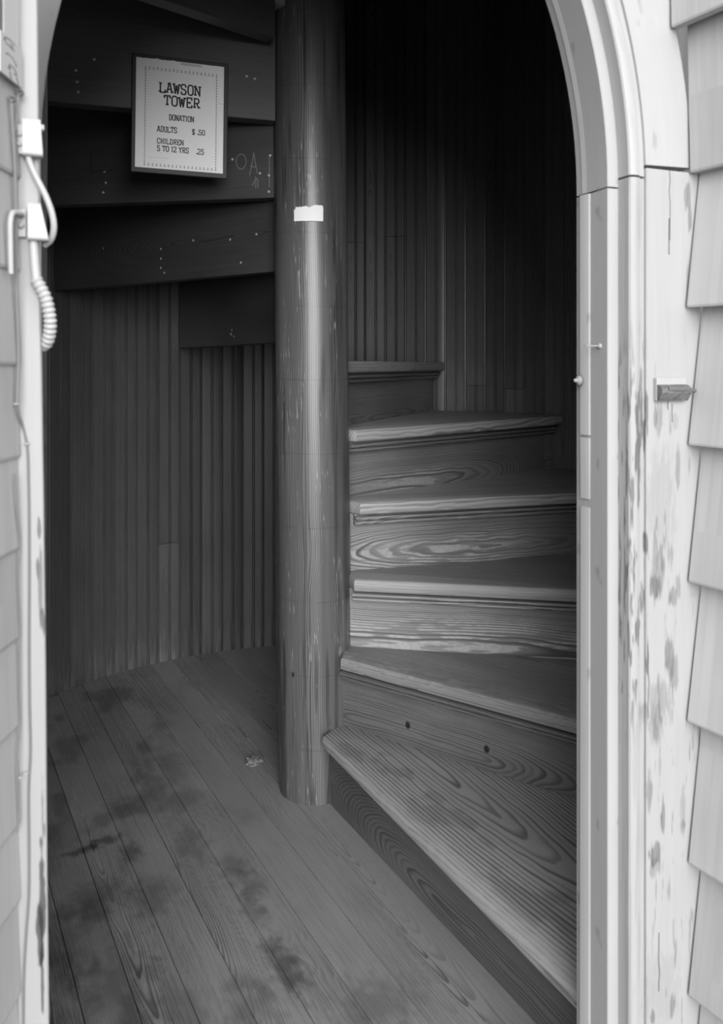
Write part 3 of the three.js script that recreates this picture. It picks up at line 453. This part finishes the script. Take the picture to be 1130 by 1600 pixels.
{ // small dark plate on the next bearer down
  const g = group('wooden_plate'); const [x, z] = onRiser(10, 0.583, 0.0405); g.position.set(x, 1.69, z); g.rotation.y = turn(10) + PI / 2;
  tag(g, 'small dark plate nailed to the stair underside left of the white notice', 'plate');
  mesh('plate', new RoundedBoxGeometry(0.064, 0.057, 0.006, 2, 0.001).translate(0, 0, 0.003), mat(bearerMats[0].map, 0.5, { tone: 0.85 }), g);
  for (const [a, b] of [[-0.026, 0.022], [-0.026, -0.024]]) mesh('nail_head', new THREE.SphereGeometry(0.0025, 10, 6).scale(1, 1, 0.5).translate(a, b, 0.006), plain(0.05, 0.5), g);
}

// ---------------------------------------------------------------- wiring and boxes on the left jamb
const white = plain(0.38, 0.42), dull = plain(0.5, 0.6), dark = plain(0.12, 0.6);
const LF = 0.06; // face of the left board
function onLeft(name, p, y, d = LF) { const g = group(name); g.position.set(...left(p, y, d)); g.rotation.y = DT; return g; }   // local x to the right, z out to the camera
function flaredBox(w0, w1, h, depth, r) { const g = new RoundedBoxGeometry(1, h, depth, 3, r), P = g.attributes.position; for (let i = 0; i < P.count; i++) { const t = clamp(0.5 - P.getY(i) / h); P.setX(i, P.getX(i) * mix(w0, w1, t) + 0.5 * (mix(w0, w1, t) - w0)); } g.computeVertexNormals(); return g; }
{
  const b = onLeft('junction_box', 0.0105, 1.3545); tag(b, 'upper white-painted terminal box on the left door jamb with a curved cable below it', 'junction box');
  mesh('cover', flaredBox(0.0165, 0.019, 0.037, 0.014, 0.003).translate(0.0022, 0, 0.007), white, b);
  mesh('lug', new RoundedBoxGeometry(0.005, 0.006, 0.008, 2, 0.0015).translate(0.0118, 0.0115, 0.006), white, b);
  mesh('terminal_strip', new RoundedBoxGeometry(0.009, 0.03, 0.005, 2, 0.0012).translate(-0.009, -0.001, 0.0025), dull, b);
  for (const yy of [0.004, -0.006]) mesh('screw', new THREE.CylinderGeometry(0.0023, 0.0026, 0.003, 14).rotateX(PI / 2).translate(-0.0085, yy, 0.006), plain(0.35, 0.5), b);
  const c = onLeft('junction_box', 0.007, 1.271); tag(c, 'lower white-painted terminal box on the left door jamb above the ribbed conduit', 'junction box');
  mesh('cover', flaredBox(0.0115, 0.0195, 0.037, 0.015, 0.003).translate(0.0012, 0, 0.0075), white, c);
  mesh('terminal_strip', new RoundedBoxGeometry(0.009, 0.028, 0.005, 2, 0.0012).translate(-0.0105, -0.001, 0.0025), white, c);
  for (const yy of [0.007, -0.0035]) mesh('screw', new THREE.SphereGeometry(0.0034, 14, 10).scale(1, 1, 0.8).translate(-0.011, yy, 0.006), white, c);
  const cable = [[0.0115, 1.342, 0.066], [0.0105, 1.333, 0.067], [0.0052, 1.3187, 0.069], [-0.0052, 1.297, 0.07], [-0.0112, 1.279, 0.069], [-0.0126, 1.2655, 0.066], [-0.0098, 1.2555, 0.06], [-0.0042, 1.2505, 0.054]].map((q) => left(...q));
  tag(mesh('jamb_cable', ribbedTube(cable, () => 0.0031, 48, 14), white, scene), 'smooth white cable looping from the upper terminal box out past the jamb edge', 'cable');
  const cond = group('flexible_conduit'); tag(cond, 'ribbed white flexible conduit hooking round the left jamb edge under the lower box', 'conduit');
  mesh('feed_tube', ribbedTube([[0.0068, 1.258, 0.0645], [0.0058, 1.24, 0.065], [0.0045, 1.222, 0.066], [0.0034, 1.211, 0.067]].map((q) => left(...q)), () => 0.0046, 16, 16), white, cond);
  const N = 130; mesh('ribbed_sleeve', ribbedTube([[0.004, 1.214, 0.0675], [0.0, 1.2065, 0.0685], [-0.0048, 1.196, 0.0685], [-0.0078, 1.184, 0.067], [-0.0092, 1.172, 0.064], [-0.0086, 1.161, 0.059], [-0.006, 1.152, 0.052], [-0.001, 1.148, 0.044]].map((q) => left(...q)), (t) => 0.0059 + 0.00075 * sin(t * 15 * 2 * PI), N, 18), white, cond);
  // dark wires pinned down the jamb
  const SX = -0.3398, wire = (name, pts, r, label) => tag(mesh(name, tube(pts.map(([p, y]) => p < 0 ? [SX + r, y, p] : left(p, y, LF + r * 0.8)), r, 90, 8), plain(0.16, 0.6), scene), label, 'wire');   // p < 0: pinned to the shingled side wall at that z
  wire('jamb_wire', [[-0.7786, 1.3854], [-0.7800, 1.3704], [-0.7828, 1.3496], [-0.7872, 1.3102], [-0.7886, 1.2792], [-0.7886, 1.2354], [-0.7901, 1.2043], [-0.7930, 1.1668], [-0.7945, 1.1354], [-0.7930, 1.1102], [-0.7915, 1.0914]], 0.0019, 'thick grey wire running down beside the two terminal boxes on the left jamb');
  wire('jamb_wire', [[-0.7915, 1.0901], [-0.7960, 1.0798], [0.0165, 1.068], [0.0125, 1.0508], [0.0108, 1.0071], [0.0102, 0.9172], [0.0104, 0.85], [0.01, 0.7888], [0.0092, 0.7405], [0.0108, 0.7055], [0.0105, 0.64], [0.0108, 0.5964], [0.0135, 0.555], [0.0152, 0.52], [0.0158, 0.4697], [0.015, 0.38], [0.0155, 0.1]], 0.0013, 'long thin dark wire stapled down the lower left jamb nearest the doorway');
  wire('jamb_wire', [[-0.7886, 1.0227], [-0.7915, 0.9909], [-0.7990, 0.9516], [-0.7975, 0.9203], [-0.7990, 0.8565], [-0.7990, 0.7994], [-0.7990, 0.7677], [-0.7945, 0.7319], [-0.7960, 0.6870], [-0.7945, 0.6689]], 0.001, 'short thin dark wire beside the shingles at the lower left');
  const stp = [['upper', 0.022, 1.0914, -0.7915], ['second', 0.0125, 1.0508], ['lower', 0.0137, 0.7221], ['lowest', 0.0182, 0.7221, -0.7990]];
  const lab = ['white staple pinning the wire bend highest on the left jamb', 'white staple where the thin wire straightens under the highest staple', 'white staple on the long thin wire low on the left jamb', 'white staple on the short wire next to the shingles low on the left jamb'];
  stp.forEach(([, p, y, z], i) => { const s = onLeft('wire_staple', p, y); if (z) s.position.set(SX + 0.001, y, z); tag(s, lab[i], 'staple'); mesh('bridge', new THREE.TorusGeometry(0.0024, 0.0008, 8, 12, PI).rotateZ(0).translate(0, 0, 0.0008).rotateX(PI / 2).translate(0, 0, 0.0008), white, s); });
  // bracket and painted pipe at the far left
  const br = group('painted_pipe'); tag(br, 'white-painted pipe with a bent top at the far left beside the lower terminal box', 'pipe');
  mesh('pipe', ribbedTube([[-0.3352, 1.2781, -0.7960], [-0.3352, 1.2769, -0.7828], [-0.3352, 1.2747, -0.7743], [-0.3352, 1.2665, -0.7701], [-0.3352, 1.2452, -0.7701], [-0.3352, 1.2160, -0.7715]], () => 0.0026, 30, 12), white, br);
  // knots in the wire above the upper box
  const kn = group('wire_splice'); tag(kn, 'dark twisted wire splices on the left jamb below the paper tag', 'wire splice');
  for (const [z, y] of [[-0.7786, 1.3854], [-0.7960, 1.3975]]) mesh('twist', new THREE.TorusKnotGeometry(0.0024, 0.001, 40, 6).translate(SX + 0.0025, y, z), plain(0.12, 0.6), kn);
  mesh('lead', tube([[-0.7960, 1.3975], [-0.7945, 1.3844], [-0.7915, 1.3708], [-0.7886, 1.3574]].map(([z, y]) => [SX + 0.0012, y, z]), 0.0012, 24, 7), plain(0.2, 0.6), kn);
}
{ // paper tag with pencilled marks, stuck at the upper left
  const W = 256, H = 512, cv = document.createElement('canvas'); cv.width = W; cv.height = H; const x = cv.getContext('2d'); x.fillStyle = '#b4b4b4'; x.fillRect(0, 0, W, H);
  x.strokeStyle = '#5a5a5a'; x.lineWidth = 15; x.lineCap = 'round'; x.lineJoin = 'round';
  const P = (pts) => { x.beginPath(); pts.forEach(([a, b], i) => i ? x.lineTo(a * W, b * H) : x.moveTo(a * W, b * H)); x.stroke(); };
  P([[0.62, 0.06], [0.45, 0.03], [0.22, 0.07], [0.16, 0.14], [0.26, 0.2], [0.45, 0.21]]); P([[0.42, 0.13], [0.52, 0.15], [0.5, 0.22], [0.62, 0.2]]);
  P([[0.24, 0.46], [0.34, 0.42], [0.56, 0.44], [0.68, 0.5], [0.72, 0.56]]); P([[0.32, 0.76], [0.42, 0.78], [0.4, 0.66], [0.62, 0.66], [0.74, 0.78], [0.62, 0.8]]); P([[0.42, 0.84], [0.48, 0.98]]); P([[0.72, 0.84], [0.82, 0.98]]);
  const t = new THREE.CanvasTexture(cv); t.colorSpace = THREE.SRGBColorSpace;
  const q = group('paper_tag'); q.position.set(-0.3372, 1.4217, -0.7747); q.rotation.y = PI / 2; tag(q, 'white paper tag with hand-drawn marks stuck on the shingles at the upper left', 'tag');   // local x runs into the picture
  mesh('tag_sheet', new THREE.PlaneGeometry(0.048, 0.0381).translate(0, 0, 0.0012), mat(t, 0.7, { spec: 0.3 }), q);
  mesh('tag_pad', new RoundedBoxGeometry(0.048, 0.0381, 0.0016, 2, 0.0006).translate(0, 0, 0.0003), plain(0.55, 0.6), q);
  mesh('tape_strip', new THREE.BoxGeometry(0.034, 0.11, 0.0008).translate(0.001, 0.0741, 0.0002), plain(0.5, 0.5), q);
}

// ---------------------------------------------------------------- small fittings on the right jamb
{
  const k = group('latch_keeper'); k.position.set(...door(0.093, 1.0955, 0.0632)); k.rotation.y = DT; tag(k, 'weathered metal latch keeper with a broken bolt set in the right door casing', 'latch keeper');
  const rust = mat(metres(grey(128, 128, (u, v) => 0.13 * (0.5 + 0.9 * fbm(u * 9, v * 9, 501)) * (1 - 0.4 * sst(0.55, 0.7, fbm(u * 20, v * 20, 502)))), 0.06, 0.06), 0.6, { bump: 0.0008 });
  mesh('plate', new RoundedBoxGeometry(0.052, 0.032, 0.007, 2, 0.0016).translate(0, 0, 0.0035), paint, k);
  const w = carry([[-0.0155, 0.0065], [-0.0155, 0.009], [-0.004, 0.0165], [0.004, 0.0145], [0.007, 0.0065]], [-0.0255, 0.0255], (y, z, x) => [x, y, z], (y, z, x) => [x + 0.03, y + z + 0.03], 0.4);
  mesh('hood', w, rust, k);
  mesh('bolt', ribbedTube([[-0.014, 0.001, 0.013], [0.005, 0.0005, 0.0148], [0.024, -0.0005, 0.0135], [0.034, -0.002, 0.012]], (t) => 0.0042 - 0.0012 * t, 20, 12), rust, k);
  mesh('bolt_tip', new THREE.SphereGeometry(0.0031, 10, 8).translate(0.034, -0.002, 0.012), rust, k);
  mesh('pin', new THREE.CylinderGeometry(0.001, 0.001, 0.012, 8).translate(-0.001, -0.021, 0.002), plain(0.35, 0.6), k);
  const n1 = group('bent_nail'); n1.position.set(...door(0.0112, 1.155, 0.022)); n1.rotation.y = DT; tag(n1, 'thin painted nail sticking out of the right door reveal', 'nail');
  mesh('shank', new THREE.CylinderGeometry(0.0012, 0.0012, 0.024, 10).rotateZ(PI / 2).translate(-0.012, 0, 0), plain(0.25, 0.5), n1);
  mesh('paint_blob', new THREE.SphereGeometry(0.0036, 12, 8).scale(0.7, 1, 1.2).translate(-0.001, 0, 0), paint, n1);
  const n2 = group('door_stub'); n2.position.set(...door(0.001, 1.107, -0.012)); n2.rotation.y = DT; tag(n2, 'short stub under the thin nail on the edge of the right door stop', 'stub');
  mesh('stub', new THREE.LatheGeometry([[0.0005, 0.0085], [0.0022, 0.0078], [0.0026, 0.006], [0.0028, 0.004], [0.0058, 0.002], [0.0088, -0.0012], [0.0001, -0.0012]].map(([a, b]) => new THREE.Vector2(a, b)), 16).rotateZ(PI / 2), plain(0.22, 0.6), n2);
}

// ---------------------------------------------------------------- litter on the floor
{
  const u = -0.097, l = -0.191, g = group('crumpled_wrapper'); g.position.set(CX + l * sin(AL) + u * cos(AL), 0.0, CZ + l * cos(AL) - u * sin(AL)); tag(g, 'crumpled clear wrapper lying on the floorboards left of the log post', 'wrapper');
  const s = new THREE.IcosahedronGeometry(0.02, 5), P = s.attributes.position; for (let i = 0; i < P.count; i++) { const x = P.getX(i), y = P.getY(i), z = P.getZ(i), n = 0.62 + 0.75 * abs(fbm(x * 90 + 9, z * 90 + y * 60, 601) - 0.5) * 2.2; P.setXYZ(i, x * n * 1.25, max(0.0006, 0.0075 + y * n * 0.55), z * n * 0.9); }
  mesh('crumpled_film', toCreasedNormals(s, 0.35), new THREE.MeshPhysicalMaterial({ color: new THREE.Color().setScalar(0.24), roughness: 0.4, transmission: 0.35, clearcoat: 0.5 }), g);
  mesh('film_edge', [tube([[-0.024, 0.001, 0.006], [-0.012, 0.003, 0.016], [0.004, 0.0016, 0.019], [0.016, 0.004, 0.012]], 0.0006, 24, 6), tube([[-0.012, 0.014, -0.004], [0.0, 0.012, 0.006], [0.008, 0.004, 0.016]], 0.0006, 20, 6)], plain(0.35, 0.4), g);
}

renderer.render(scene, camera);
